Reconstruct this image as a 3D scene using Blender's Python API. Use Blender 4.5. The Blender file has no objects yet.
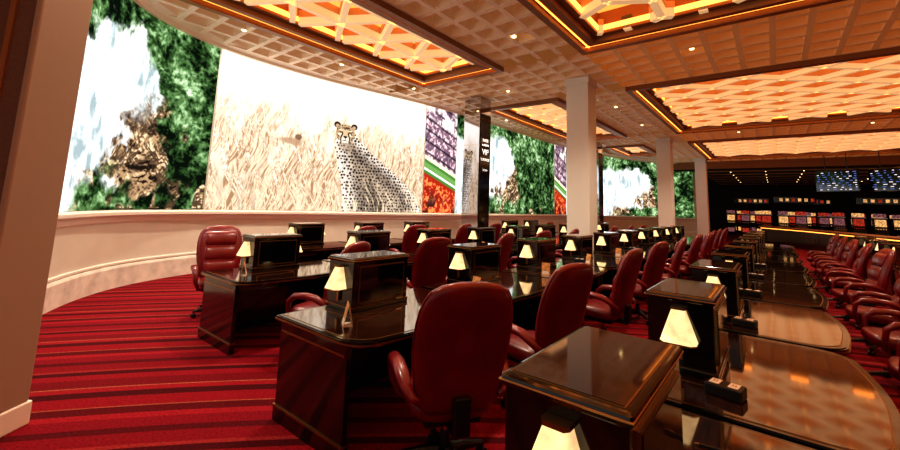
import bpy, bmesh, math, random
import numpy as np
from mathutils import Vector, Matrix
random.seed(7); rng=np.random.RandomState(11)
scn=bpy.context.scene
col=scn.collection

# ------------------------------------------------------------------ materials
def s2l(c): return tuple(((x/12.92) if x<=0.04045 else ((x+0.055)/1.055)**2.4) for x in c)
def mat(name,color,rough=0.5,metal=0.0,emit=None,es=0.0,coat=0.0,spec=0.5,noise=0.0,nscale=8.0,stretch=(1,1,1),bump=0.0,rvar=0.0):
    m=bpy.data.materials.new(name); m.use_nodes=True
    nt=m.node_tree; b=nt.nodes['Principled BSDF']
    c=s2l(color)+(1,)
    b.inputs['Base Color'].default_value=c
    b.inputs['Roughness'].default_value=rough
    b.inputs['Metallic'].default_value=metal
    b.inputs['Coat Weight'].default_value=coat
    b.inputs['Coat Roughness'].default_value=0.05
    b.inputs['Specular IOR Level'].default_value=spec
    if emit: 
        b.inputs['Emission Color'].default_value=s2l(emit)+(1,)
        b.inputs['Emission Strength'].default_value=es
    if noise>0 or bump>0:
        tc=nt.nodes.new('ShaderNodeTexCoord'); mp=nt.nodes.new('ShaderNodeMapping')
        mp.inputs['Scale'].default_value=stretch
        nz=nt.nodes.new('ShaderNodeTexNoise'); nz.inputs['Scale'].default_value=nscale; nz.inputs['Detail'].default_value=6
        nt.links.new(tc.outputs['Object'],mp.inputs[0]); nt.links.new(mp.outputs[0],nz.inputs['Vector'])
        if noise>0:
            r=nt.nodes.new('ShaderNodeValToRGB')
            r.color_ramp.elements[0].position=0.3; r.color_ramp.elements[1].position=0.7
            r.color_ramp.elements[0].color=tuple(x*(1-noise) for x in c[:3])+(1,)
            r.color_ramp.elements[1].color=tuple(min(1,x*(1+noise)) for x in c[:3])+(1,)
            nt.links.new(nz.outputs['Fac'],r.inputs[0]); nt.links.new(r.outputs[0],b.inputs['Base Color'])
            if emit: nt.links.new(r.outputs[0],b.inputs['Emission Color'])
        if bump>0:
            bp=nt.nodes.new('ShaderNodeBump'); bp.inputs['Strength'].default_value=bump; bp.inputs['Distance'].default_value=0.01
            nt.links.new(nz.outputs['Fac'],bp.inputs['Height']); nt.links.new(bp.outputs[0],b.inputs['Normal'])
    return m
M={}
M['leather']=mat('red_leather',(0.43,0.045,0.08),0.32,coat=0.18,noise=0.25,nscale=5,bump=0.15)
M['plastic']=mat('black_plastic',(0.06,0.05,0.05),0.4)
M['chrome']=mat('chrome',(0.75,0.72,0.70),0.15,metal=1)
M['lacquer']=mat('black_lacquer',(0.05,0.035,0.03),0.12,coat=0.5)
M['wood']=mat('dark_walnut_gloss',(0.16,0.085,0.055),0.06,coat=0.9,noise=0.65,nscale=3.5,stretch=(2,14,2))
M['woodp']=mat('walnut_panel',(0.10,0.055,0.04),0.14,coat=0.4,noise=0.5,nscale=3,stretch=(9,9,1))
M['brass']=mat('aged_brass',(0.66,0.50,0.30),0.3,metal=1)
M['glass']=mat('dark_screen_glass',(0.02,0.02,0.025),0.06,spec=0.8)
M['lamp']=mat('alabaster_shade',(0.96,0.78,0.56),0.4,emit=(0.96,0.78,0.56),es=1.0,noise=0.42,nscale=9)
M['cream']=mat('self_lit_cream_plaster',(0.93,0.85,0.75),0.6,emit=(0.92,0.66,0.42),es=0.04)  # faint warm emission stands in for light reaching the coffers
M['creamlit']=mat('amber_lit_cream_plaster',(0.93,0.78,0.60),0.6,emit=(0.92,0.58,0.28),es=0.075)  # cream plaster with amber light put into its colour and emission
M['creamw']=mat('cream_wall_panel',(0.88,0.86,0.81),0.4,noise=0.05,nscale=2)
M['creamc']=mat('cream_cap_moulding',(0.94,0.92,0.88),0.35)
M['marble']=mat('pink_marble',(0.90,0.88,0.84),0.2,noise=0.18,nscale=5)
M['column']=mat('column_paint',(0.95,0.95,0.92),0.5)
M['bronze']=mat('bronze_moulding',(0.60,0.41,0.25),0.45,metal=0.15)
M['glow']=mat('amber_cove_panel',(0.9,0.5,0.22),0.6,emit=(1.0,0.61,0.28),es=1.05)
M['cove']=mat('amber_cove_strip',(1,0.6,0.3),0.6,emit=(1.0,0.60,0.25),es=2.8)
M['lattice']=mat('self_lit_lattice_plaster',(0.96,0.89,0.78),0.55,emit=(0.95,0.77,0.54),es=0.33)  # emission brightens the ribs themselves; no light passes through the plaster
M['lattice2']=mat('gold_lattice_plaster',(0.76,0.56,0.36),0.55,emit=(0.82,0.50,0.24),es=0.17)  # amber emission gives these ribs a glow of their own
M['dark']=mat('dark_ceiling',(0.12,0.09,0.08),0.8)
M['fabric']=mat('brown_wall_fabric',(0.44,0.33,0.29),0.8,noise=0.15,nscale=60,bump=0.3)
M['jambtrim']=mat('jamb_trim',(0.66,0.57,0.50),0.5)
M['darkwall']=mat('dark_brown_wall',(0.16,0.09,0.08),0.7,noise=0.3,nscale=1)
M['mirror']=mat('mirror',(0.75,0.75,0.78),0.03,metal=1)
M['white']=mat('sign_white',(0.9,0.9,0.9),0.5,emit=(0.9,0.9,0.9),es=0.5)
M['card']=mat('card_print',(0.85,0.6,0.35),0.5,noise=0.6,nscale=25)
M['paper']=mat('white_paper',(0.85,0.83,0.78),0.6)
M['slotred']=mat('slot_red_glow',(0.6,0.18,0.12),0.4,emit=(0.75,0.24,0.14),es=0.65,noise=.8,nscale=9)
M['slotblue']=mat('slot_pink_glow',(0.5,0.32,0.34),0.4,emit=(0.65,0.42,0.40),es=0.5,noise=.8,nscale=9)
M['slotyel']=mat('slot_yellow_glow',(0.8,0.6,0.38),0.4,emit=(0.9,0.65,0.40),es=0.8,noise=.7,nscale=9)
M['boardblue']=mat('board_blue_text',(0.3,0.5,0.9),0.4,emit=(0.35,0.45,0.8),es=0.5)
M['boardwhite']=mat('board_white_text',(0.9,0.9,0.9),0.4,emit=(0.9,0.93,1),es=0.6)
M['down']=mat('ceiling_light_disc',(1,0.9,0.7),0.4,emit=(1,0.85,0.6),es=3)  # casino ceiling lights, and the discs at the added fill spots

def carpet_mat():
    m=bpy.data.materials.new('striped_carpet'); m.use_nodes=True
    nt=m.node_tree; b=nt.nodes['Principled BSDF']; b.inputs['Roughness'].default_value=0.95
    b.inputs['Specular IOR Level'].default_value=0.1
    tc=nt.nodes.new('ShaderNodeTexCoord')
    vm=nt.nodes.new('ShaderNodeVectorMath'); vm.operation='DISTANCE'; vm.inputs[1].default_value=(-8.4,-7.8,0)
    nt.links.new(tc.outputs['Object'],vm.inputs[0])
    d=nt.nodes.new('ShaderNodeMath'); d.operation='DIVIDE'; d.inputs[1].default_value=1.35
    nt.links.new(vm.outputs['Value'],d.inputs[0])
    f=nt.nodes.new('ShaderNodeMath'); f.operation='FRACT'; nt.links.new(d.outputs[0],f.inputs[0])
    r=nt.nodes.new('ShaderNodeValToRGB'); cr=r.color_ramp; cr.interpolation='CONSTANT'
    cols=[(0,(.50,.055,.12)),(.10,(.60,.10,.15)),(.16,(.36,.035,.08)),(.24,(.64,.32,.24)),(.252,(.54,.06,.12)),(.38,(.29,.03,.07)),
          (.46,(.58,.09,.14)),(.52,(.66,.38,.28)),(.532,(.45,.05,.10)),(.66,(.55,.07,.13)),(.74,(.29,.03,.07)),(.80,(.58,.16,.17)),(.83,(.50,.055,.11)),(.94,(.34,.035,.08))]
    cr.elements[0].position=0; cr.elements[0].color=s2l(cols[0][1])+(1,)
    cr.elements[1].position=cols[1][0]; cr.elements[1].color=s2l(cols[1][1])+(1,)
    for p_,c_ in cols[2:]:
        e=cr.elements.new(p_); e.color=s2l(c_)+(1,)
    nt.links.new(f.outputs[0],r.inputs[0])
    nz=nt.nodes.new('ShaderNodeTexNoise'); nz.inputs['Scale'].default_value=55; nz.inputs['Detail'].default_value=4
    nt.links.new(tc.outputs['Object'],nz.inputs['Vector'])
    mr=nt.nodes.new('ShaderNodeMapRange'); mr.inputs[1].default_value=.3; mr.inputs[2].default_value=.7; mr.inputs[3].default_value=.52; mr.inputs[4].default_value=1.12
    nt.links.new(nz.outputs['Fac'],mr.inputs[0])
    mx=nt.nodes.new('ShaderNodeVectorMath'); mx.operation='SCALE'
    nt.links.new(r.outputs[0],mx.inputs[0]); nt.links.new(mr.outputs[0],mx.inputs['Scale'])
    nt.links.new(mx.outputs[0],b.inputs['Base Color'])
    return m
M['carpet']=carpet_mat()

# ------------------------------------------------------------------ mesh builder
class MB:
    def __init__(s): s.v=[];s.f=[];s.m=[];s.sm=[];s.mats=[]
    def mi(s,k):
        if k not in s.mats: s.mats.append(k)
        return s.mats.index(k)
    def add(s,vs,fs,k,smooth=False,T=None):
        o=len(s.v)
        if T is not None: vs=[tuple(T@Vector(v)) for v in vs]
        s.v+= [tuple(v) for v in vs]; i=s.mi(k)
        for f in fs: s.f.append(tuple(o+j for j in f)); s.m.append(i); s.sm.append(smooth)
    def box(s,lo,hi,k,bev=0,seg=2,T=None,smooth=False):
        x0,y0,z0=lo;x1,y1,z1=hi
        if bev<=0:
            vs=[(x0,y0,z0),(x1,y0,z0),(x1,y1,z0),(x0,y1,z0),(x0,y0,z1),(x1,y0,z1),(x1,y1,z1),(x0,y1,z1)]
            s.add(vs,[(0,3,2,1),(4,5,6,7),(0,1,5,4),(1,2,6,5),(2,3,7,6),(3,0,4,7)],k,False,T)
        else:
            bm=bmesh.new(); bmesh.ops.create_cube(bm,size=1)
            for v in bm.verts: v.co=Vector(((x0+x1)/2+v.co.x*(x1-x0),(y0+y1)/2+v.co.y*(y1-y0),(z0+z1)/2+v.co.z*(z1-z0)))
            bmesh.ops.bevel(bm,geom=bm.edges[:],offset=bev,segments=seg,affect='EDGES',profile=0.5)
            bm.verts.index_update()
            s.add([v.co[:] for v in bm.verts],[tuple(v.index for v in f.verts) for f in bm.faces],k,smooth,T); bm.free()
    def cyl(s,p0,p1,r0,r1,k,n=14,smooth=True,caps=True):
        p0=Vector(p0);p1=Vector(p1); d=(p1-p0).normalized()
        a=d.orthogonal().normalized(); b=d.cross(a)
        vs=[];
        for p,r in((p0,r0),(p1,r1)):
            for i in range(n):
                t=2*math.pi*i/n; vs.append(p+a*math.cos(t)*r+b*math.sin(t)*r)
        s.add(vs,[(i,(i+1)%n,n+(i+1)%n,n+i) for i in range(n)],k,smooth)
        if caps: s.add(vs,[tuple(range(n))[::-1],tuple(range(n,2*n))],k,False)
    def loft(s,secs,k,smooth=True,caps=True,closed=True):
        n=len(secs[0]); vs=[p for q in secs for p in q]; fs=[]
        for j in range(len(secs)-1):
            for i in range(n if closed else n-1):
                i2=(i+1)%n; fs.append((j*n+i,j*n+i2,(j+1)*n+i2,(j+1)*n+i))
        if caps: fs+= [tuple(range(n))[::-1],tuple(range((len(secs)-1)*n,len(secs)*n))]
        s.add(vs,fs,k,smooth)
    def rib(s,p0,p1,wb,wt,z0,z1,k):
        p0=Vector((p0[0],p0[1],0));p1=Vector((p1[0],p1[1],0)); d=(p1-p0)
        if d.length<1e-4: return
        d.normalize(); n=Vector((-d.y,d.x,0))
        vs=[]
        for p in(p0,p1):
            for w,z in((-wb/2,z0),(wb/2,z0),(wt/2,z1),(-wt/2,z1)):
                q=p+n*w; vs.append((q.x,q.y,z))
        s.add(vs,[(0,1,5,4),(1,2,6,5),(3,0,4,7),(0,3,2,1),(4,5,6,7)],k)
    def mesh(s,name):
        me=bpy.data.meshes.new(name); me.from_pydata(s.v,[],s.f)
        for k in s.mats: me.materials.append(M[k])
        me.polygons.foreach_set('material_index',s.m); me.polygons.foreach_set('use_smooth',s.sm)
        me.update(); 
        bm=bmesh.new(); bm.from_mesh(me); bmesh.ops.recalc_face_normals(bm,faces=bm.faces[:]); bm.to_mesh(me); bm.free()
        return me
def put(name,me,loc=(0,0,0),rz=0,parent=None):
    o=bpy.data.objects.new(name,me); o.location=loc; o.rotation_euler=(0,0,rz); col.objects.link(o)
    if parent: o.parent=parent
    return o
def sup(cx,cy,cz,a,b,n=3.0,N=24,tilt=0,yoff=0):
    out=[]
    for i in range(N):
        t=2*math.pi*i/N; c=math.cos(t);d=math.sin(t)
        x=a*math.copysign(abs(c)**(2/n),c); y=b*math.copysign(abs(d)**(2/n),d)
        out.append((cx+x,cy+y,cz+y*tilt))
    return out

# ------------------------------------------------------------------ camera
YAW=39; H=1.65
cam=bpy.data.cameras.new('camera'); co=bpy.data.objects.new('camera',cam); col.objects.link(co); scn.camera=co
cam.sensor_width=36; cam.lens=16; cam.shift_y=-73/900; cam.clip_start=0.05
yaw=math.radians(YAW); pt=math.radians(7.6); rl=math.radians(2)
fwd=Vector((math.cos(yaw)*math.cos(pt),math.sin(yaw)*math.cos(pt),math.sin(pt)))
right=Vector((math.sin(yaw),-math.cos(yaw),0)); up=right.cross(fwd)
r2=right*math.cos(rl)+up*math.sin(rl); u2=up*math.cos(rl)-right*math.sin(rl)
Rm=Matrix((r2,u2,-fwd)).transposed()
co.matrix_world=Matrix.Translation((0,0,H))@Rm.to_4x4()

# ------------------------------------------------------------------ floor
b=MB(); b.add([(-6,-16,0),(52,-16,0),(52,13,0),(-6,13,0)],[(0,1,2,3)],'carpet'); put('floor',b.mesh('floor'))

# ------------------------------------------------------------------ curved wall
pts=[(-0.6,3.9),(-0.2,5.2),(0.3,6.6),(0.92,7.75),(1.37,8.50),(1.95,9.15),(2.67,9.62),(3.7,9.98),(5.0,10.08),(6.6,9.98),(8.4,9.68),(10.2,9.4),(12.8,9.2),(16.5,9.2),(20.6,9.1),(24.5,8.6),(28,7.7),(30.8,6.5),(32.3,5.0),(32.8,3.6)]
def catmull(P,n=10):
    out=[]
    for i in range(len(P)-1):
        p0=Vector(P[max(i-1,0)]);p1=Vector(P[i]);p2=Vector(P[i+1]);p3=Vector(P[min(i+2,len(P)-1)])
        for j in range(n):
            t=j/n; out.append(0.5*((2*p1)+(-p0+p2)*t+(2*p0-5*p1+4*p2-p3)*t*t+(-p0+3*p1-3*p2+p3)*t**3))
    out.append(Vector(P[-1])); return out
C=catmull(pts,12)
S=[0]
for i in range(1,len(C)): S.append(S[-1]+(C[i]-C[i-1]).length)
S=np.array(S); CX=np.array([c.x for c in C]); CY=np.array([c.y for c in C])
def s_of(x,y): return S[np.argmin((CX-x)**2+(CY-y)**2)]
Ns=[]
for i in range(len(C)):
    t=(C[min(i+1,len(C)-1)]-C[max(i-1,0)]).normalized(); Ns.append(Vector((t.y,-t.x)))
NX=np.array([n.x for n in Ns]); NY=np.array([n.y for n in Ns])
def sweep(name,profile,k,closed=True):
    mb=MB(); secs=[[(C[i].x+Ns[i].x*o,C[i].y+Ns[i].y*o,z) for o,z in profile] for i in range(len(C))]
    mb.loft(secs,k,smooth=False,caps=closed,closed=closed); return put(name,mb.mesh(name))
sweep('wall_left',[(0,0),(0,1.20),(0,1.30),(-0.25,1.30),(-0.25,5.6),(-0.4,5.6),(-0.4,0)],'creamw')
sweep('trim_cap',[(-0.2,1.36),(0.08,1.36),(0.11,1.33),(0.11,1.28),(0.05,1.24),(0.03,1.16),(0.003,1.13),(-0.2,1.13)],'creamc')
sweep('baseboard_left',[(0.003,0),(0.05,0),(0.05,0.34),(0.035,0.38),(0.003,0.40)],'marble')
sweep('trim_chair_band',[(0.002,0.40),(0.03,0.405),(0.03,0.44),(0.002,0.45)],'creamc')
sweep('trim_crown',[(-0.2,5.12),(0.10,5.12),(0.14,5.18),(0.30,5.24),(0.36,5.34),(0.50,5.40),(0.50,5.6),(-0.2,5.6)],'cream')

# ------------------------------------------------------------------ procedural pictures for the video wall
def up_(g,h,w):
    gy=np.linspace(0,g.shape[0]-1.001,h); gx=np.linspace(0,g.shape[1]-1.001,w)
    iy=gy.astype(int);ix=gx.astype(int);fy=(gy-iy)[:,None];fx=(gx-ix)[None]
    fy=fy*fy*(3-2*fy); fx=fx*fx*(3-2*fx)
    a=g[np.ix_(iy,ix)];b_=g[np.ix_(iy,ix+1)];c=g[np.ix_(iy+1,ix)];d=g[np.ix_(iy+1,ix+1)]
    return (a*(1-fx)+b_*fx)*(1-fy)+(c*(1-fx)+d*fx)*fy
def nz0(h,w,fy,fx,oct=4,g=0.55):
    out=np.zeros((h,w));amp=1;tot=0
    for o in range(oct):
        ny=int(fy*2**o)+2; nx=int(fx*2**o)+2
        out+=amp*up_(rng.rand(ny,nx),h,w);tot+=amp;amp*=g
    out/=tot; return np.clip((out-0.5)*1.9+0.5,0,1)
def nz(h,w,fy,fx,oct=4,g=0.55,ws=.025):
    # domain-warped noise (bilinear) so that nothing is aligned with the pixel grid
    m=int(h*ws)+3; H2,W2=h+2*m,w+2*m
    n=nz0(H2,W2,fy*H2/h,fx*W2/w,oct,g)
    a=nz0(h,w,min(fy,8),min(fx,12),2,.5); b_=nz0(h,w,min(fy,8),min(fx,12),2,.5)
    kx=1.0 if fx<fy*3 else .35
    yy,xx=np.mgrid[0:h,0:w]
    y=np.clip(yy+m+(a-.5)*2*(m-2),0,H2-2.001); x=np.clip(xx+m+(b_-.5)*2*(m-2)*kx,0,W2-2.001)
    yi=y.astype(int);xi=x.astype(int);fy_=y-yi;fx_=x-xi
    return (n[yi,xi]*(1-fx_)+n[yi,xi+1]*fx_)*(1-fy_)+(n[yi+1,xi]*(1-fx_)+n[yi+1,xi+1]*fx_)*fy_
def sst(a,b_,x): t=np.clip((x-a)/(b_-a+1e-9),0,1); return t*t*(3-2*t)
def mixc(A,B,m):
    B=np.array(B); return A*(1-m[...,None])+B*m[...,None]
def grid(h,w):
    v,u=np.meshgrid(np.linspace(0,1,h),np.linspace(0,1,w),indexing='ij'); return u,v
def foliage(h,w,asp):
    n=nz(h,w,32,32*asp,3,0.8,.01); m=nz(h,w,5,5*asp,4,.6); dg=nz(h,w,10,10*asp,3,.7)
    c=np.zeros((h,w,3)); t=np.clip(n*0.55+m*0.55+dg*.25-0.20,0,1)
    c[:]=np.array((0.03,0.06,0.03)); c=mixc(c,(0.14,0.23,0.11),sst(.20,.40,t)); c=mixc(c,(0.30,0.42,0.25),sst(.40,.60,t)); c=mixc(c,(0.56,0.68,0.50),sst(.60,.82,t)); c=mixc(c,(0.86,0.91,0.84),sst(.82,1.0,t)*0.8)
    return c
def waterfall(h,w,asp,cx=0.5,slant=-0.18,k=1.0):
    u,v=grid(h,w)
    fol=foliage(h,w,asp)
    wob=(nz(h,w,6,6*asp,6,.65)-.5)*0.18*k
    img=fol.copy()
    # boulders: many rounded lit lumps, tops bright and undersides dark
    r1=nz(h,w,9,9*asp,5,.6); r2_=nz(h,w,16,16*asp,4,.65)
    lit=np.clip(.5+(np.roll(r1,3,0)-r1)*-4+(np.roll(r2_,2,1)-r2_)*2,0,1)
    rock=np.zeros((h,w,3)); rock[:]=(0.30,0.23,0.17); rock=mixc(rock,(0.62,0.50,0.37),sst(.35,.75,lit*.6+r1*.4)); rock=mixc(rock,(0.84,0.75,0.62),sst(.7,.95,lit*.7+r2_*.3)); rock=mixc(rock,(0.10,0.075,0.06),sst(.32,.12,lit*.6+r2_*.4))
    c0=cx+slant*(v-0.5)
    img=mixc(img,rock,sst(0.14*k,0.10*k,np.abs(u-c0-.01)+wob)*sst(.60,.50,v+wob))
    wn=nz(h,w,5,6*asp,6,0.66); wn2=nz(h,w,4,24*asp,4,.7)
    wm=wn*.6+wn2*.4
    wat=np.zeros((h,w,3)); wat[:]=(0.55,0.61,0.62); wat=mixc(wat,(0.76,0.80,0.81),sst(.20,.40,wm)); wat=mixc(wat,(0.89,0.91,0.91),sst(.38,.55,wm)); wat=mixc(wat,(1.0,1.0,1.0),sst(.52,.70,wm))
    edge=c0+0.10*k*np.sin(np.clip((v-.35)/.55,0,1)*math.pi)
    water=sst(0.015,-0.02,u-edge+wob*.55)*sst(.93,.84,v-(u-c0)*0.35+wob)
    img=mixc(img,wat,water)
    # tan boulders at the foot of the fall, ragged outline with spray breaking over them
    rm2=sst(0.17*k,0.11*k,np.abs(u-c0+0.07*k)+wob*1.1)*sst(.42+.0*u,.30,v-(u-c0+.1*k)*0.9+wob*1.1)*sst(.03,.08,v+wob)
    rm2=rm2*(1-.75*sst(.60,.78,nz(h,w,5,10*asp,4,.6)))
    img=mixc(img,rock,rm2)
    bt=sst(0.20,0.12,v+wob*0.9)
    img=mixc(img,mixc(rock,fol,sst(.35,.5,nz(h,w,5,7*asp,3))),bt*sst(cx-.34,cx-.22,u+wob))
    return np.clip(img,0,1)
def stadium(h,w,asp):
    u,v=grid(h,w); img=np.zeros((h,w,3)); n2=nz0(h,w,40,40*asp,2,.8); m=nz0(h,w,6,6*asp,3)
    img[:]=(0.42,0.32,0.38); img=mixc(img,(0.86,0.74,0.76),sst(.40,.85,n2)); img=mixc(img,(0.24,0.18,0.24),sst(.55,.2,m)*0.6)
    sl=v+0.16*u
    img=mixc(img,(0.08,0.07,0.10),sst(.7,.95,np.sin(sl*58))*(sl>.55)*0.7)
    img=mixc(img,(0.95,0.93,0.88),sst(.9,.94,sl)*sst(.5,.8,m))
    img=mixc(img,(0.92,0.86,0.70),(sst(.50,.505,sl)*sst(.54,.535,sl)))
    img=mixc(img,(0.25,0.45,0.20),(sl<.50).astype(float)); img=mixc(img,(0.46,0.60,0.34),((sl<.50)&(np.sin(sl*60)>0)).astype(float)*0.7)
    img=mixc(img,(0.92,0.92,0.88),((sl<.42)&(sl>.40)).astype(float))
    img=mixc(img,(0.58,0.14,0.08),sst(.38,.36,sl)); img=mixc(img,(0.95,0.50,0.28),sst(.35,.33,sl)*sst(.5,.8,n2)); img=mixc(img,(0.15,.1,.12),sst(.3,.1,sl)*sst(.6,.4,m)*.8)
    return np.clip(img,0,1)
def inpoly(u,v,P):
    r=np.zeros(u.shape,bool); j=len(P)-1
    for i in range(len(P)):
        xi,yi=P[i];xj,yj=P[j]
        c=((yi>v)!=(yj>v))&(u<(xj-xi)*(v-yi)/(yj-yi+1e-12)+xi); r^=c; j=i
    return r
def cheetah(h,w,W=6.7,Hh=3.8):
    u,v=grid(h,w); asp=W/Hh
    def warp(n,k):
        out=np.empty_like(n)
        for r in range(h):
            out[r]=np.roll(n[r],int(k*r+6*math.sin(r*.05)))
        return out
    A=warp(nz0(h,w,10,95*asp,3,0.8),.32); B=warp(nz0(h,w,8,70*asp,3,0.8),-.42); D=nz(h,w,7,26*asp,4,0.75); soft=nz(h,w,4,7,4); cl=nz(h,w,5,12*asp,4,.7)
    img=np.zeros((h,w,3)); img[:]=(0.94,0.87,0.79)
    lvl=v+(cl-.5)*0.30
    g=sst(.98,.30,lvl)
    img=mixc(img,(0.82,0.71,0.60),g*0.85)
    img=mixc(img,(0.76,0.66,0.56),sst(.45,.8,D)*sst(1.0,.6,v)*0.5)
    img=mixc(img,(0.54,0.41,0.29),sst(.44,.80,A)*sst(.95,.3,lvl)*0.9)
    img=mixc(img,(0.38,0.27,0.18),sst(.49,.80,B)*sst(.65,.15,lvl)*0.85)
    img=mixc(img,(0.30,0.21,0.14),sst(.48,.82,cl)*sst(.40,.02,lvl)*0.6)
    img=mixc(img,(0.98,0.94,0.88),sst(.60,.85,B)*sst(.2,.6,A)*sst(.95,.4,lvl)*0.8)
    img=mixc(img,(0.96,0.91,0.85),sst(.50,.8,cl)*sst(.9,.3,v)*0.3)
    img=mixc(img,(1,.97,.92),sst(.60,.95,v+(soft-.5)*.3)*.9)
    d=((u-.30-(A-.5)*.02)/.050)**2+((v-.50-(soft-.5)*.05)/.030)**2
    img=mixc(img,(0.58,0.45,0.35),sst(1.4,.3,d)*0.75); d=((u-.330)/.016)**2+((v-.53)/.022)**2; img=mixc(img,(0.42,0.31,0.24),sst(1.3,.5,d)*.9)
    P=[(.500,.56),(.503,.48),(.508,.42),(.522,.34),(.540,.22),(.552,.10),(.55,-.01),(.995,-.01),(.985,.05),(.96,.12),(.925,.185),(.88,.25),(.83,.31),(.78,.365),(.73,.42),(.685,.475),(.645,.53),(.61,.58),(.595,.62)]
    body=inpoly(u+(A-.5)*0.008,v+(B-.5)*.012,P)
    back=[(.60,.60),(.645,.53),(.73,.42),(.83,.31),(.925,.185),(.985,.05)]
    bx=np.interp(v,[p[1] for p in back[::-1]],[p[0] for p in back[::-1]])
    dist=np.clip((bx-u),0,1)
    bc=np.zeros((h,w,3)); bc[:]=(0.48,0.42,0.37)
    bc=mixc(bc,(0.80,0.75,0.70),sst(.10,.0,dist))
    bc=mixc(bc,(0.64,0.56,0.48),sst(.10,.16,dist)*sst(.30,.2,dist)*.7)
    bc=mixc(bc,(0.80,0.75,0.70),sst(.10,.02,u-np.interp(v,[0,.1,.22,.34,.48,.56],[.55,.552,.54,.522,.503,.5])))
    bc=mixc(bc,(0.22,0.18,0.15),sst(.05,.0,np.abs((u-.66)-(0.30-v)*0.30))*sst(.36,.16,v)*0.6)
    bc=mixc(bc,(0.68,0.61,0.54),sst(.07,.0,np.abs((u-.80)-(0.12-v)*0.2))*sst(.25,.1,v)*0.5)
    X=u*W;Y=v*Hh; sp=np.zeros((h,w)); step=0.108
    for i in range(int(3.6/step)+1):
        for j in range(int(2.5/(step*.9))+1):
            px=3.22+i*step+(j%2)*step/2+rng.uniform(-.025,.025); py=j*step*0.9+rng.uniform(-.02,.02); r=rng.uniform(.026,.044)
            if px<3.8 and py<1.5 and rng.rand()<.35: continue
            y0=max(0,int((py-.1)/Hh*(h-1)));y1=min(h,int((py+.1)/Hh*(h-1))+2);x0=max(0,int((px-.1)/W*(w-1)));x1=min(w,int((px+.1)/W*(w-1))+2)
            if x1<=x0 or y1<=y0: continue
            dd=np.sqrt(((X[y0:y1,x0:x1]-px))**2+((Y[y0:y1,x0:x1]-py)*1.1)**2)/r
            sp[y0:y1,x0:x1]=np.maximum(sp[y0:y1,x0:x1],sst(1.3,.6,dd))
    bc=mixc(bc,(0.08,0.065,0.06),sp*0.92)
    bc*= (0.86+.28*A)[...,None]
    img=mixc(img,bc,body.astype(float))
    def ell(cx,cy,rx,ry): return ((u-cx)/rx)**2+((v-cy)/ry)**2
    def blob(c,cx,cy,rx,ry,s=1.0,soft_=.75):
        nonlocal img
        img=mixc(img,c,sst(1.15,soft_,ell(cx,cy,rx,ry))*s)
    hx,hy=.545,.615
    blob((0.55,0.47,0.39),hx+.012,hy-.10,.048,.06,.6,.1)
    for sx in(-1,1):
        blob((0.16,0.12,0.09),hx+sx*.042,hy+.060,.017,.026,1,.6); blob((0.66,0.56,0.46),hx+sx*.041,hy+.053,.010,.016,1,.4)
    blob((0.64,0.53,0.41),hx,hy,.048,.074,1,.8)
    blob((0.74,0.63,0.50),hx,hy+.012,.036,.055,.9,.1)
    blob((0.84,0.79,0.72),hx,hy-.052,.027,.030,1,.5)
    for sx in(-1,1):
        blob((0.86,0.80,0.72),hx+sx*.026,hy-.012,.015,.014,.8,.3); blob((0.88,0.82,0.74),hx+sx*.024,hy+.022,.012,.006,.7,.3)
        blob((0.05,0.035,0.03),hx+sx*.022,hy+.006,.0095,.0085); blob((0.62,0.42,0.14),hx+sx*.022,hy+.006,.005,.005)
        for k in range(9):
            t=k/8; blob((0.09,0.06,0.05),hx+sx*(.014+.007*math.sin(t*2.2)),hy-.004-t*.062,.0030,.009)
        for k in range(10):
            blob((0.18,0.13,0.09),hx+sx*rng.uniform(.028,.044),hy+rng.uniform(-.05,.03),.003,.004,.8)
    blob((0.08,0.055,0.05),hx,hy-.030,.010,.009); blob((0.12,0.08,0.06),hx,hy-.060,.014,.0035); blob((0.12,0.08,0.06),hx,hy-.047,.0022,.012)
    for k in range(34):
        a=rng.uniform(0,2*math.pi); q=rng.uniform(.1,1); blob((0.20,0.14,0.10),hx+.036*q*math.cos(a),hy+.045+.020*q*math.sin(a),.0028,.0042,.9)
    fr=sst(.55,.8,B)*sst(.34,.02,v+(cl-.5)*.2)
    img=mixc(img,(0.84,0.75,0.63),fr*0.9)
    return np.clip(img,0,1)
def toplin(a): return np.where(a<=0.04045,a/12.92,((a+0.055)/1.055)**2.4)
def screen_mat(name,es):
    m=bpy.data.materials.new(name); m.use_nodes=True; nt=m.node_tree; nt.nodes.clear()
    at_=nt.nodes.new('ShaderNodeAttribute'); at_.attribute_name='picture'
    em=nt.nodes.new('ShaderNodeEmission'); em.inputs[1].default_value=es
    o=nt.nodes.new('ShaderNodeOutputMaterial'); nt.links.new(at_.outputs['Color'],em.inputs[0]); nt.links.new(em.outputs[0],o.inputs[0]); return m
SM=screen_mat('led_video_screen',1.22)
Z0,Z1=1.37,5.13
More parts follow.
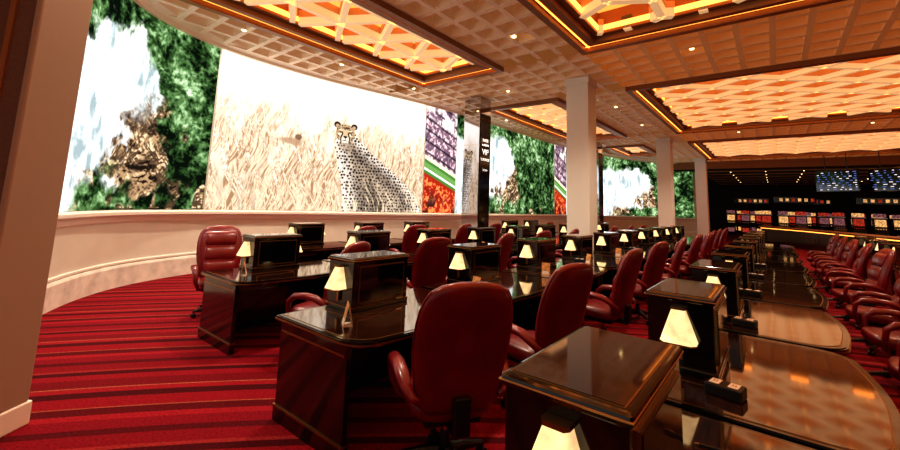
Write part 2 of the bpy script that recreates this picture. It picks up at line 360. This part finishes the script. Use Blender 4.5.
def screen(s0,s1,img,off=0.0):
    h,w,_=img.shape
    ss=np.linspace(s0,s1,w); x=np.interp(ss,S,CX)+np.interp(ss,S,NX)*off; y=np.interp(ss,S,CY)+np.interp(ss,S,NY)*off
    z=np.linspace(Z0,Z1,h)
    V=np.zeros((h,w,3)); V[...,0]=x[None];V[...,1]=y[None];V[...,2]=z[:,None]
    idx=np.arange(h*w).reshape(h,w)
    F=np.stack([idx[:-1,:-1],idx[:-1,1:],idx[1:,1:],idx[1:,:-1]],-1).reshape(-1,4)
    me=bpy.data.meshes.new('video_screen'); me.vertices.add(h*w); me.vertices.foreach_set('co',V.ravel())
    me.loops.add(F.size); me.loops.foreach_set('vertex_index',F.ravel().astype(np.int32))
    me.polygons.add(len(F)); me.polygons.foreach_set('loop_start',np.arange(0,F.size,4,dtype=np.int32)); me.update(calc_edges=True)
    ca=me.color_attributes.new('picture','FLOAT_COLOR','POINT')
    c=np.ones((h,w,4)); c[...,:3]=toplin(img); ca.data.foreach_set('color',c.ravel())
    me.materials.append(SM)
    return put('video_screen',me)
sA0=s_of(0.3,6.6); sA1=s_of(3.6,9.96); sB1=s_of(10.2,9.4); sC1=s_of(11.9,9.27); sD1=s_of(20.2,9.15); sE1=s_of(21.6,9.0); sF1=s_of(32.6,4.3)
g_=0.02
screen(sA0,sA1-g_,waterfall(340,430,1.3,cx=0.66,slant=-0.16))
screen(sA1+g_,sB1-g_,cheetah(400,720))
screen(sB1+g_,sC1-g_,stadium(180,90,.5))
screen(sC1+g_,sD1-g_,waterfall(200,440,2.2,cx=0.44,slant=-0.12,k=.7))
screen(sD1+g_,sE1-g_,stadium(100,50,.5))
screen(sE1+g_,sF1,waterfall(170,510,3.2,cx=0.70,slant=-0.12,k=.6))

# ------------------------------------------------------------------ left pillar / door jamb (near)
def camw(x,y): return Vector((math.sin(yaw)*x+math.cos(yaw)*y,-math.cos(yaw)*x+math.sin(yaw)*y,0))
c0=camw(-2.95,2.75)
T=Matrix.Translation(c0)@Matrix.Rotation(yaw-math.pi/2,4,'Z')
mb=MB()
mb.box((-2.6,0,0.16),(-0.24,0.30,5.6),'fabric',T=T)
mb.box((-0.24,-0.03,0.16),(-0.20,0.32,5.6),'bronze',T=T)
mb.box((-0.20,-0.015,0.16),(-0.05,0.32,5.6),'fabric',T=T)
mb.box((-0.05,-0.04,0.16),(0.0,0.34,5.6),'jambtrim',0.012,T=T)
mb.box((-2.6,-0.05,0),(0.01,0.36,0.16),'creamc',0.01,T=T)
put('wall_jamb',mb.mesh('wall_jamb'))

# ------------------------------------------------------------------ ceiling
ZC=5.2
XB=[(-3,8.5),(11.8,19.6),(22.5,30.0)]
XC=[(8.5,11.8),(19.6,22.5),(30.0,32.0)]
YBANDS=[(3.15,5.2),(8.0,10.4),(-7.5,-5.5)]
YBAYS=[(5.2,8.0),(-5.5,3.15),(-14,-7.5)]
wa=MB(); DP=.44
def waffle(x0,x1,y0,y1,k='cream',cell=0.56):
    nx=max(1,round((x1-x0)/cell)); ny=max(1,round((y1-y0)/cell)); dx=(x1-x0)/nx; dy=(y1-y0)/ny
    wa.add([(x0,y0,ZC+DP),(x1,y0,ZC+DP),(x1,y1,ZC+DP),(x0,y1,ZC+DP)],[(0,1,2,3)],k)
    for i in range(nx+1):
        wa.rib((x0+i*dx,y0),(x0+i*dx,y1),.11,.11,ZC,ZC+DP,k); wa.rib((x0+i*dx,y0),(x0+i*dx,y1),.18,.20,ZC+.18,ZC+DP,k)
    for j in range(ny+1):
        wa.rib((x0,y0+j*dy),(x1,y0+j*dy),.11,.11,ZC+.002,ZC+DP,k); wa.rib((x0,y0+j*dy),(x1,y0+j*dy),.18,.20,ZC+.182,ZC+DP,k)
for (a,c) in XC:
    waffle(a,c,3.15,10.4); waffle(a,c,-14,3.15,'creamlit')
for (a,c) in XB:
    for (d,e) in YBANDS: waffle(a,c,d,e,'cream' if d>0 else 'creamlit')
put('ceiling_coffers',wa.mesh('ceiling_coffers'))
def clip(px,py,dx,dy,x0,x1,y0,y1):
    t0,t1=-1e9,1e9
    for p_,d_,lo,hi in((px,dx,x0,x1),(py,dy,y0,y1)):
        if abs(d_)<1e-9:
            if p_<lo or p_>hi: return None
        else:
            a,c=(lo-p_)/d_,(hi-p_)/d_
            if a>c:a,c=c,a
            t0=max(t0,a);t1=min(t1,c)
    if t1-t0<1e-3:return None
    return (px+dx*t0,py+dy*t0),(px+dx*t1,py+dy*t1)
def lines(mb,x0,x1,y0,y1,ang,sp,ph,wb,wt,z0,z1,k):
    dx,dy=math.cos(ang),math.sin(ang); nx_,ny_=-dy,dx
    cx,cy=x0,y0; R=int((abs(x1-x0)+abs(y1-y0))/sp)+2
    for i in range(-R,R+1):
        q=clip(cx+nx_*(i*sp+ph),cy+ny_*(i*sp+ph),dx,dy,x0,x1,y0,y1)
        if q: mb.rib(q[0],q[1],wb,wt,z0,z1,k)
rg=MB(); la=MB(); gl=MB()
def bay(x0,x1,y0,y1,kind):
    n=4;w=.13
    for i in range(n):
        a=i*w; z0=[ZC-.12,ZC-.02,ZC-.06,ZC+.06][i]
        ax0,ax1,ay0,ay1=x0+a,x1-a,y0+a,y1-a; ww=w
        for (p_,q_) in(((ax0,ay0,z0),(ax1,ay0+ww,5.75)),((ax0,ay1-ww,z0),(ax1,ay1,5.75)),((ax0,ay0+ww,z0),(ax0+ww,ay1-ww,5.75)),((ax1-ww,ay0+ww,z0),(ax1,ay1-ww,5.75))):
            rg.box(p_,q_,'bronze')
        if i==3:
            a2=a+w; bx0,bx1,by0,by1=x0+a2,x1-a2,y0+a2,y1-a2
            for (p_,q_) in(((bx0,by0,ZC+.12),(bx1,by0+.03,ZC+.22)),((bx0,by1-.03,ZC+.12),(bx1,by1,ZC+.22)),((bx0,by0+.03,ZC+.12),(bx0+.03,by1-.03,ZC+.22)),((bx1-.03,by0+.03,ZC+.12),(bx1,by1-.03,ZC+.22))):
                rg.box(p_,q_,'cove')
        if i==1:
            for (p_,q_) in(((ax0,ay0+.04,z0-.01),(ax1,ay0+.07,z0+.01)),((ax0,ay1-.07,z0-.01),(ax1,ay1-.04,z0+.01)),((ax0+.04,ay0,z0-.01),(ax0+.07,ay1,z0+.01)),((ax1-.07,ay0,z0-.01),(ax1-.04,ay1,z0+.01))):
                rg.box(p_,q_,'cove')
    X0,X1,Y0,Y1=x0+n*w,x1-n*w,y0+n*w,y1-n*w
    gl.add([(X0,Y0,5.72),(X1,Y0,5.72),(X1,Y1,5.72),(X0,Y1,5.72)],[(0,3,2,1)],'glow')
    if kind=='tri':
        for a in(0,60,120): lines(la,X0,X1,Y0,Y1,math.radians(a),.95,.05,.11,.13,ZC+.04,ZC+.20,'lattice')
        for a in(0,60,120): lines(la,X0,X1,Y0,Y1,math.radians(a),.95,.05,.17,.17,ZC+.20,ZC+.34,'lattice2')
    elif kind=='hex':
        s=.74; edges=set(); 
        for i in range(-2,int((X1-X0)/(1.5*s))+2):
            for j in range(-2,int((Y1-Y0)/(math.sqrt(3)*s))+2):
                cx=X0+i*1.5*s; cy=Y0+(j+(i%2)*.5)*math.sqrt(3)*s
                vs=[(cx+s*math.cos(math.pi/3*k),cy+s*math.sin(math.pi/3*k)) for k in range(6)]
                for k in range(6):
                    a_,b_=vs[k],vs[(k+1)%6]
                    L=s; q=clip(a_[0],a_[1],(b_[0]-a_[0])/L,(b_[1]-a_[1])/L,max(X0,min(a_[0],b_[0])-1e-6),min(X1,max(a_[0],b_[0])+1e-6),max(Y0,min(a_[1],b_[1])-1e-6),min(Y1,max(a_[1],b_[1])+1e-6))
                    if q and (Vector(q[0])-Vector(q[1])).length<=L*1.01: edges.add(tuple(sorted([(round(q[0][0],2),round(q[0][1],2)),(round(q[1][0],2),round(q[1][1],2))])))
                if X0+s<cx<X1-s and Y0+s<cy<Y1-s:
                    ins=[(cx+s*.55*math.cos(math.pi/3*k),cy+s*.55*math.sin(math.pi/3*k)) for k in range(6)]
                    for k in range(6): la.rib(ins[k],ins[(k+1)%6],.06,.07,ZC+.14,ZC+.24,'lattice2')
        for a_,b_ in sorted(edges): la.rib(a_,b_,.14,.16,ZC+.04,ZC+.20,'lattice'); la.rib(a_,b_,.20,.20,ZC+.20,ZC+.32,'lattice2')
    else:
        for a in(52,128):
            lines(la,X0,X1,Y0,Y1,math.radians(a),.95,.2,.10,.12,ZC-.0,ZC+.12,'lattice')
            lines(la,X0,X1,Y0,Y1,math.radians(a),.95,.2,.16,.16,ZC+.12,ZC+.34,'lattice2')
for i,(a,c) in enumerate(XB):
    for j,(d,e) in enumerate(YBAYS):
        if i==2 and j==0: bay(22.5,26.5,5.2,7.1,'tri'); continue
        bay(a,c,d,e,'tri' if j==0 else ('hex' if i==0 else 'dia'))
put('trim_ceiling_bay',rg.mesh('trim_ceiling_bay')); put('ceiling_lattice',la.mesh('ceiling_lattice')); put('ceiling_light_panel',gl.mesh('ceiling_light_panel'))
b=MB(); b.box((-6,-16,5.8),(52,13,5.9),'dark'); b.box((32.0,-16,4.6),(52,13,4.7),'dark'); b.box((32.0,-16,4.7),(32.1,13,5.8),'bronze')
for k in range(7):
    b.box((32.5+k*2.4,-15,4.55),(32.58+k*2.4,4,4.6),'bronze'); 
    b.box((33.0+k*2.4,-15,4.58),(33.04+k*2.4,4,4.6),'lattice2')
for k in range(5):
    for j in range(9): b.cyl((33.6+k*2.6,-13+j*1.9,4.58),(33.6+k*2.6,-13+j*1.9,4.61),.035,.035,'down',10)
put('ceiling',b.mesh('ceiling'))
b=MB(); b.box((51.8,-16,0),(52,13,5.8),'darkwall'); put('wall_far',b.mesh('wall_far'))
b=MB(); b.box((-6,-16.2,0),(52,-16,5.8),'darkwall'); put('wall_right',b.mesh('wall_right'))

# ------------------------------------------------------------------ columns
def column_mesh(w):
    b=MB(); h=w/2
    b.box((-h,-h,0.2),(h,h,ZC-.02),'column',0.012)
    b.box((-h-.04,-h-.04,0),(h+.04,h+.04,.24),'marble',0.01)
    b.box((-h-.03,-h-.03,ZC-.22),(h+.03,h+.03,ZC-.02),'column',0.01)
    return b.mesh('column')
cm=column_mesh(.60)
for x,y in((10.5,3.95),(21.2,3.95),(29.8,3.5)): put('column',cm,(x,y,0))
b=MB(); h=.31
b.box((-h,-h,0.15),(h,h,ZC),'mirror',0.008)
b.box((-h-.03,-h-.03,0),(h+.03,h+.03,.18),'lacquer',0.01)
b.box((-h+.04,-h-.03,.9),(h-.02,-h-.002,4.6),'lacquer',0.004)
for z in(1.4,2.5,3.6): b.box((-h-.004,-h-.004,z),(h+.004,h+.004,z+.03),'chrome')
mc=b.mesh('mirrored_column'); mco=put('mirrored_column',mc,(10.65,7.5,0)); put('mirrored_column',mc,(21.4,7.35,0))
def text(t,size,loc,parent):
    cu=bpy.data.curves.new('txt','FONT'); cu.body=t; cu.size=size; cu.extrude=.004; cu.align_x='CENTER'
    o=bpy.data.objects.new('sign_text',cu); cu.materials.append(M['white']); col.objects.link(o)
    o.parent=parent; o.location=loc; o.rotation_euler=(math.pi/2,0,0)
text('VIP',.26,(0,-h-.034,3.3),mco); text('RACE',.13,(0,-h-.034,3.72),mco); text('& SPORTS',.09,(0,-h-.034,3.58),mco); text('LOUNGE',.12,(0,-h-.034,3.1),mco); text('>>>',.16,(0,-h-.034,2.75),mco)

# ------------------------------------------------------------------ chair
def chair_mesh():
    b=MB()
    secs=[]
    prof=[(.44,.05,.02),(.455,.20,.045),(.50,.25,.062),(.58,.265,.07),(.66,.275,.066),(.72,.285,.07),(.80,.295,.068),(.90,.298,.064),(.98,.294,.064),(1.06,.282,.062),(1.12,.262,.056),(1.17,.232,.048),(1.20,.18,.036),(1.218,.10,.02)]
    for z,a,t in prof:
        q=(z-.44); cy=-.20-.12*q-.20*q*q
        secs.append(sup(0,cy,z,a,t,2.8,28,tilt=.15))
    b.loft(secs,'leather')
    for z0,z1 in((.52,.72),(.73,.93),(.94,1.14)):
        s2=[]
        for k in range(7):
            f=k/6; z=z0+(z1-z0)*f; q=z-.44; cy=-.20-.12*q-.20*q*q+.055
            bul=math.sin(math.pi*f)**.5 if 0<f<1 else 0.05
            s2.append(sup(0,cy,z,.215*(.9+.1*bul),.012+.032*bul,2.6,20,tilt=.15))
        b.loft(s2,'leather')
    for sx in(-1,1):
        pr=[(z,a) for z,a,t in prof if .5<=z<=1.17]
        P=[Vector((sx*(a+.001),-.20-.12*(z-.44)-.20*(z-.44)**2,z)) for z,a in pr]
        secs=[]
        for i,p in enumerate(P):
            t=(P[min(i+1,len(P)-1)]-P[max(i-1,0)]).normalized(); n=t.cross(Vector((0,1,0))).normalized(); m_=t.cross(n)
            secs.append([tuple(p+n*.007*math.cos(q)+m_*.007*math.sin(q)) for q in [2*math.pi*k/8 for k in range(8)]])
        b.loft(secs,'leather')
    secs=[]
    for z,a,t in((.385,.16,.16),(.39,.225,.225),(.405,.25,.25),(.44,.27,.265),(.475,.268,.262),(.50,.25,.245),(.512,.20,.20),(.516,.1,.1)):
        secs.append(sup(0,.03,z,a,t,3.6,28,tilt=.03))
    b.loft(secs,'leather')
    b.box((-.18,-.16,.335),(.18,.17,.39),'plastic',.015)
    b.box((-.05,-.30,.34),(.05,-.12,.37),'plastic',.008)
    b.box((-.05,-.32,.35),(.05,-.26,.56),'plastic',.01)
    for sx in(-1,1):
        path=[(.20,.17,.37),(.275,.20,.40),(.315,.215,.50),(.325,.20,.60),(.328,.13,.655),(.328,.0,.668),(.325,-.12,.655),(.315,-.21,.61),(.285,-.26,.56),(.24,-.27,.54)]
        rad=[(.02,.02),(.022,.022),(.028,.024),(.034,.028),(.042,.034),(.046,.034),(.044,.034),(.036,.03),(.026,.024),(.02,.02)]
        P=[Vector((sx*p[0],p[1],p[2])) for p in path]; secs=[]
        for i,p in enumerate(P):
            t=(P[min(i+1,len(P)-1)]-P[max(i-1,0)]).normalized(); side=Vector((1,0,0)); side=(side-t*side.dot(t)).normalized(); n=t.cross(side)
            secs.append([tuple(p+side*rad[i][0]*math.cos(a)+n*rad[i][1]*math.sin(a)) for a in [2*math.pi*k/12 for k in range(12)]])
        b.loft(secs,'leather')
    b.cyl((0,0,.10),(0,0,.24),.035,.03,'plastic'); b.cyl((0,0,.24),(0,0,.35),.018,.018,'chrome')
    for k in range(5):
        a=2*math.pi*k/5+.3; d=Vector((math.cos(a),math.sin(a),0)); n=Vector((-d.y,d.x,0))
        secs=[]
        for r,z,w,t in((.02,.125,.034,.03),(.14,.115,.028,.022),(.27,.09,.022,.014),(.305,.082,.018,.012)):
            secs.append([tuple(d*r+n*w*cx+Vector((0,0,z+t*cz))) for cx,cz in((-1,-1),(1,-1),(1,.4),(.6,1),(-.6,1),(-1,.4))])
        b.loft(secs,'plastic',smooth=False)
        c=d*.30
        b.cyl(c+Vector((0,0,.05)),c+Vector((0,0,.085)),.01,.01,'plastic',8)
        for q in(-1,1): b.cyl(c+n*q*.008+Vector((0,0,.03)),c+n*q*.028+Vector((0,0,.03)),.03,.028,'plastic',12)
    return b.mesh('office_chair')
CH=chair_mesh()
def chair(x,y,deg): put('office_chair',CH,(x,y,0),math.radians(deg))

# ------------------------------------------------------------------ desk unit
def outline(x0,x1,y0,y1,r,bow=.05,inset=0):
    x0+=inset;x1-=inset;y0+=inset;y1-=inset; pts=[]
    def arc(cx,cy,a0,a1,r,n=8): return [(cx+r*math.cos(a0+(a1-a0)*k/n),cy+r*math.sin(a0+(a1-a0)*k/n)) for k in range(n+1)]
    L=arc(x0+r,y0+r,math.pi,1.5*math.pi,r)
    R=arc(x1-r,y0+r,1.5*math.pi,2*math.pi,r)
    mid=[]
    for k in range(1,10):
        t=k/10; mid.append((x0+r+(x1-x0-2*r)*t,y0-bow*math.sin(math.pi*t)))
    return L+mid+R+[(x1,y1),(x0,y1)]
def slab(b,pts,z0,z1,k): 
    b.loft([[(p[0],p[1],z0) for p in pts],[(p[0],p[1],z1) for p in pts]],k,smooth=False)
def desk_mesh():
    b=MB(); X0,X1=-.42,1.20
    slab(b,outline(X0,X1,0,1.02,.20,.05),.715,.752,'lacquer')
    slab(b,outline(X0,X1,0,1.02,.20,.05,-.006),.728,.738,'brass')
    slab(b,outline(X0,X1,0,1.02,.20,.05,.012),.752,.7570,'lacquer')
    slab(b,outline(X0,X1,0,1.02,.20,.05,.035),.757,.7586,'brass')
    slab(b,outline(X0,X1,0,1.02,.20,.05,.041),.7586,.760,'wood')
    for x in(X0+.03,X1-.07):
        b.box((x,.16,.0),(x+.04,.99,.715),'woodp',.004)
        b.box((x-.008,.15,.0),(x+.048,1.0,.10),'lacquer',.004); b.box((x-.012,.145,.10),(x+.052,1.003,.112),'brass')
        b.box((x-.006,.18,.64),(x+.046,.97,.652),'brass')
    b.box((X0+.07,.93,0),(X1-.07,.97,.715),'woodp'); b.box((X0+.07,.965,0),(X1-.07,.985,.10),'lacquer')
    b.box((X0+.07,.975,.10),(X1-.07,.99,.112),'brass')
    b.box((X0+.07,.30,.60),(X1-.07,.34,.715),'lacquer')
    return b.mesh('betting_desk')
def cab_mesh():
    b=MB(); x0,x1,y0,y1=0,.65,.64,1.0; z0,z1=.761,1.19
    b.box((x0+.012,y0+.012,z0),(x1-.012,y1-.012,z1-.035),'lacquer',.006)
    b.box((x0,y0,z1-.045),(x1,y1,z1-.006),'lacquer',.016,3)
    b.box((x0-.003,y0-.003,z1-.028),(x1+.003,y1+.003,z1-.022),'brass',.003)
    b.box((x0+.022,y0+.022,z1-.008),(x1-.022,y1-.022,z1-.004),'brass')
    b.box((x0+.027,y0+.027,z1-.008),(x1-.027,y1-.027,z1-.002),'wood')
    b.box((x0+.004,y0+.004,z0),(x1-.004,y1-.004,z0+.03),'lacquer',.004); b.box((x0+.002,y0+.002,z0+.03),(x1-.002,y1-.002,z0+.036),'brass')
    b.box((x0+.07,y0+.002,z0+.06),(x1-.07,y0+.014,z1-.07),'brass'); b.box((x0+.08,y0-.002,z0+.07),(x1-.08,y0+.012,z1-.08),'glass')
    b.box((x0+.07,y1-.014,z0+.06),(x1-.07,y1-.008,z1-.07),'woodp')
    b.box((x1-.16,y0-.006,z0+.04),(x1-.08,y0+.01,z0+.055),'chrome')
    return b.mesh('monitor_cabinet')
def lamp_mesh():
    b=MB()
    def ring(z,w,d): return [(0,-w/2,z),(-d*.7,-w/2,z),(-d,-w/2*.72,z),(-d,w/2*.72,z),(-d*.7,w/2,z),(0,w/2,z)]
    b.loft([ring(0,.180,.105),ring(.09,.122,.075),ring(.175,.066,.043)],'lamp',smooth=False)
    b.loft([ring(.173,.078,.050),ring(.185,.078,.050)],'brass',smooth=False)
    b.loft([ring(-.006,.186,.108),ring(.002,.186,.108)],'brass',smooth=False)
    b.box((-.02,-.012,-.10),(0,.012,0),'brass')
    return b.mesh('sconce_lamp')
def outlet_mesh():
    b=MB(); b.box((-.08,-.05,0),(.08,.05,.055),'plastic',.008)
    for q in(-.04,.04): 
        b.box((q-.022,-.035,.055),(q+.022,.035,.058),'paper',.001)
        b.box((q-.008,-.01,.0582),(q-.004,.01,.0588),'plastic'); b.box((q+.004,-.01,.0582),(q+.008,.01,.0588),'plastic')
    return b.mesh('power_outlet_box')
def card_mesh():
    b=MB(); w,h=.055,.16
    for s_ in(-1,1):
        T=Matrix.Translation((0,s_*.035,0))@Matrix.Rotation(s_*.22,4,'X')
        b.box((-w,-.001,0),(w,.001,h),'card' ,T=T); b.box((-w+.01,-.0016 if s_<0 else .001,.01),(w-.01,-.001 if s_<0 else .0016,.05),'paper',T=T)
    b.box((-w,-.03,0),(w,.03,.002),'paper')
    return b.mesh('tent_card')
def pen_mesh():
    b=MB(); b.cyl((-.07,0,.006),(.06,0,.006),.005,.005,'plastic',8); b.cyl((.06,0,.006),(.075,0,.006),.005,.001,'brass',8); b.box((-.07,-.002,.009),(-.03,.002,.013),'brass')
    return b.mesh('ballpoint_pen')
DK,CB,LM,OB,TC,PN=desk_mesh(),cab_mesh(),lamp_mesh(),outlet_mesh(),card_mesh(),pen_mesh()
COLS=[(10.5,3.95),(21.2,3.95),(29.8,3.5),(10.65,7.5),(21.4,7.35)]
def near_col(x0,x1,y0,y1): return any(x0-.33<cx<x1+.33 and y0-.33<cy<y1+.33 for cx,cy in COLS)
rows=[(1.05,-.36,10,False),(2.14,2.06,10,True),(2.45,4.42,9,True),(4.4,6.75,7,True),(9.2,-2.75,5,True)]
for ri,(x,y,n,both) in enumerate(rows):
    for i in range(n):
        X=x+i*1.65
        if near_col(X-.42,X+1.2,y,y+1.02): continue
        put('betting_desk',DK,(X,y,0)); put('monitor_cabinet',CB,(X,y,0))
        put('sconce_lamp',LM,(X+.011,y+.82,.935))
        if both: put('sconce_lamp',LM,(X+.639,y+.82,.935),math.pi)
        if i<6 and (ri==0 or i%2): put('power_outlet_box',OB,(X-.16,y+.60,.7605),math.radians(90 if ri else 80))
        if i<5 and ri in(1,2): put('tent_card',TC,(X-.2,y+.42,.7605),math.radians(60+20*(i%3)))
put('ballpoint_pen',PN,(1.95,.22,.7605),math.radians(100)); put('ballpoint_pen',PN,(2.9,2.5,.7605),math.radians(30))
for x,d in((2.16,-34),(3.36,-14),(5.2,-4),(6.9,-10),(8.5,5),(10.2,-4),(11.8,6),(13.4,0),(15.1,4),(16.7,-3)): chair(x,1.70+.04*math.sin(x*3),d)
for x,d in((2.75,20),(4.3,-14),(6.0,8),(7.5,-5),(9.0,6),(11.9,0),(13.6,5),(15.2,-5)): chair(x,3.95,d)
for x,d in((2.6,165),(4.9,8),(6.4,-12),(8.0,6),(9.4,0),(12.8,-4),(14.4,5)): chair(x,6.3,d)
for x,d in((5.0,-8),(6.2,6),(7.6,-4),(9.2,8),(10.9,-6),(12.6,4),(14.2,0),(15.9,5)): chair(x,-.95,d)
for i in range(5): chair(9.7+i*1.65,-3.3,(-1)**i*6)

# ------------------------------------------------------------------ casino beyond
def slot_mesh(g1,g2):
    b=MB(); w=.33
    side=[(0,0),(.62,0),(.62,1.75),(.30,1.78),(.18,1.15),(-.05,1.0),(-.08,.85),(.0,.82)]
    b.loft([[(p[0],-w,p[1]) for p in side],[(p[0],w,p[1]) for p in side]],'lacquer',smooth=False)
    b.add([(.17,-w+.06,1.22),(.17,w-.06,1.22),(.275,w-.06,1.68),(.275,-w+.06,1.68)],[(0,1,2,3)],g1)
    b.box((-.01,-w+.10,.25),(-.002,w-.10,.60),g2); b.box((.2,-w+.04,1.84),(.6,w-.04,2.08),g2,.02); b.box((.22,-w-.01,1.76),(.6,w+.01,1.80),'chrome')
    for k in range(4): b.cyl((.0+.02,-.2+k*.12,1.03),(.01,-.2+k*.12,1.06),.025,.025,g1,8)
    return b.mesh('slot_machine')
SL=[slot_mesh('slotred','slotyel'),slot_mesh('slotblue','slotred'),slot_mesh('slotyel','slotblue')]
k=0
for (x,y0,n) in((39,0.5,10),(43,3.0,14),(37,-7.2,6),(47,2.5,14)):
    for i in range(n):
        if i%4==3: continue
        put('slot_machine',SL[(k*7+i)%3],(x+.3*(i%2),y0-i*1.0,0)); k+=1
def sign_mesh(L,g1,g2):
    b=MB(); b.box((-.12,-L/2,0),(.12,L/2,.45),'lacquer',.02)
    n=int(L/.35)
    for k in range(n): b.box((-.15,-L/2+.12+k*.35,.12),(-.115,-L/2+.30+k*.35,.33),g2 if k%3 else g1)
    for q in(-L/2+.3,L/2-.3): b.box((-.02,q-.02,.45),(.02,q+.02,1.9),'plastic')
    return b.mesh('casino_sign')
SG=[sign_mesh(2.4,'slotred','slotyel'),sign_mesh(1.8,'slotyel','slotred')]
for i,(x,y) in enumerate(((39,-1.2),(42.8,-2.6),(39,-5.6),(37,-9.5),(43,1.5))): put('casino_sign',SG[i%2],(x,y,2.7))
def board():
    b=MB(); b.box((-.04,-.95,0),(.06,.95,1.1),'lacquer',.01)
    r=random.Random(3)
    for j in range(9):
        y=-.88
        while y<.8:
            w=r.uniform(.05,.16); b.box((-.046,y,.08+j*.11),(-.041,min(y+w,.88),.115+j*.11),'boardblue' if r.random()<.6 else 'boardwhite'); y+=w+r.uniform(.10,.25)
    b.box((.0,-.5,1.1),(.03,-.47,1.95),'plastic'); b.box((.0,.47,1.1),(.03,.5,1.95),'plastic')
    return b.mesh('odds_board')
BD=board()
for x,y,r in((28.6,-2.6,-38),(27.8,-4.5,-38)): put('odds_board',BD,(x,y,3.05),math.radians(r))
path=catmull([(19.5,-4.3),(22.5,-3.2),(25.5,-2.2),(28.5,-1.1),(31.5,.6)],8)
secsA=[];secsB=[];secsC=[]
for i,p in enumerate(path):
    t=(path[min(i+1,len(path)-1)]-path[max(i-1,0)]).normalized(); n=Vector((-t.y,t.x))
    f=lambda o,z:(p.x+n.x*o,p.y+n.y*o,z)
    secsA.append([f(-.1,0),f(.1,0),f(.1,.98),f(-.1,.98)]); secsB.append([f(-.22,1.0),f(.22,1.0),f(.24,1.04),f(.2,1.08),f(-.2,1.08),f(-.24,1.04)]); secsC.append([f(.1,.93),f(.13,.93),f(.13,.96),f(.1,.96)])
b=MB(); b.loft(secsA,'woodp',False); b.loft(secsB,'bronze',False); b.loft(secsC,'cove',False); put('counter_rail',b.mesh('counter_rail'))

# ------------------------------------------------------------------ lights
dl=MB()
dpos=[(9.7,1.2),(10.4,-2.3),(10.4,6.2),(4.0,4.05),(0.8,4.05),(7,4.05),(14,4.05),(17.5,4.05),(20.9,1),(20.9,-3),(1.8,8.1),(3.5,8.6),(6.0,8.6),(8.6,8.5),(14,8.4)]  # added fill spots that brighten the room and the curved wall
for x,y in dpos: dl.cyl((x,y,ZC-.012),(x,y,ZC+.02),.045,.045,'down',16)  # glowing disc added at each fill spot
put('fill_spot_discs',dl.mesh('fill_spot_discs'))
for x,y in dpos:
    l=bpy.data.lights.new('fill_spot','SPOT'); l.energy=320; l.color=(1,.83,.63); l.spot_size=math.radians(125); l.spot_blend=.8; l.shadow_soft_size=.08
    o=bpy.data.objects.new('fill_spot',l); o.location=(x,y,ZC-.03); col.objects.link(o)
w=bpy.data.worlds.new('world'); scn.world=w; w.use_nodes=True
w.node_tree.nodes['Background'].inputs[0].default_value=(1,.88,.76,1); w.node_tree.nodes['Background'].inputs[1].default_value=.28
scn.view_settings.view_transform='Standard'; scn.view_settings.exposure=0.5
try: scn.view_settings.look='Medium High Contrast'
except Exception: scn.view_settings.look='None'
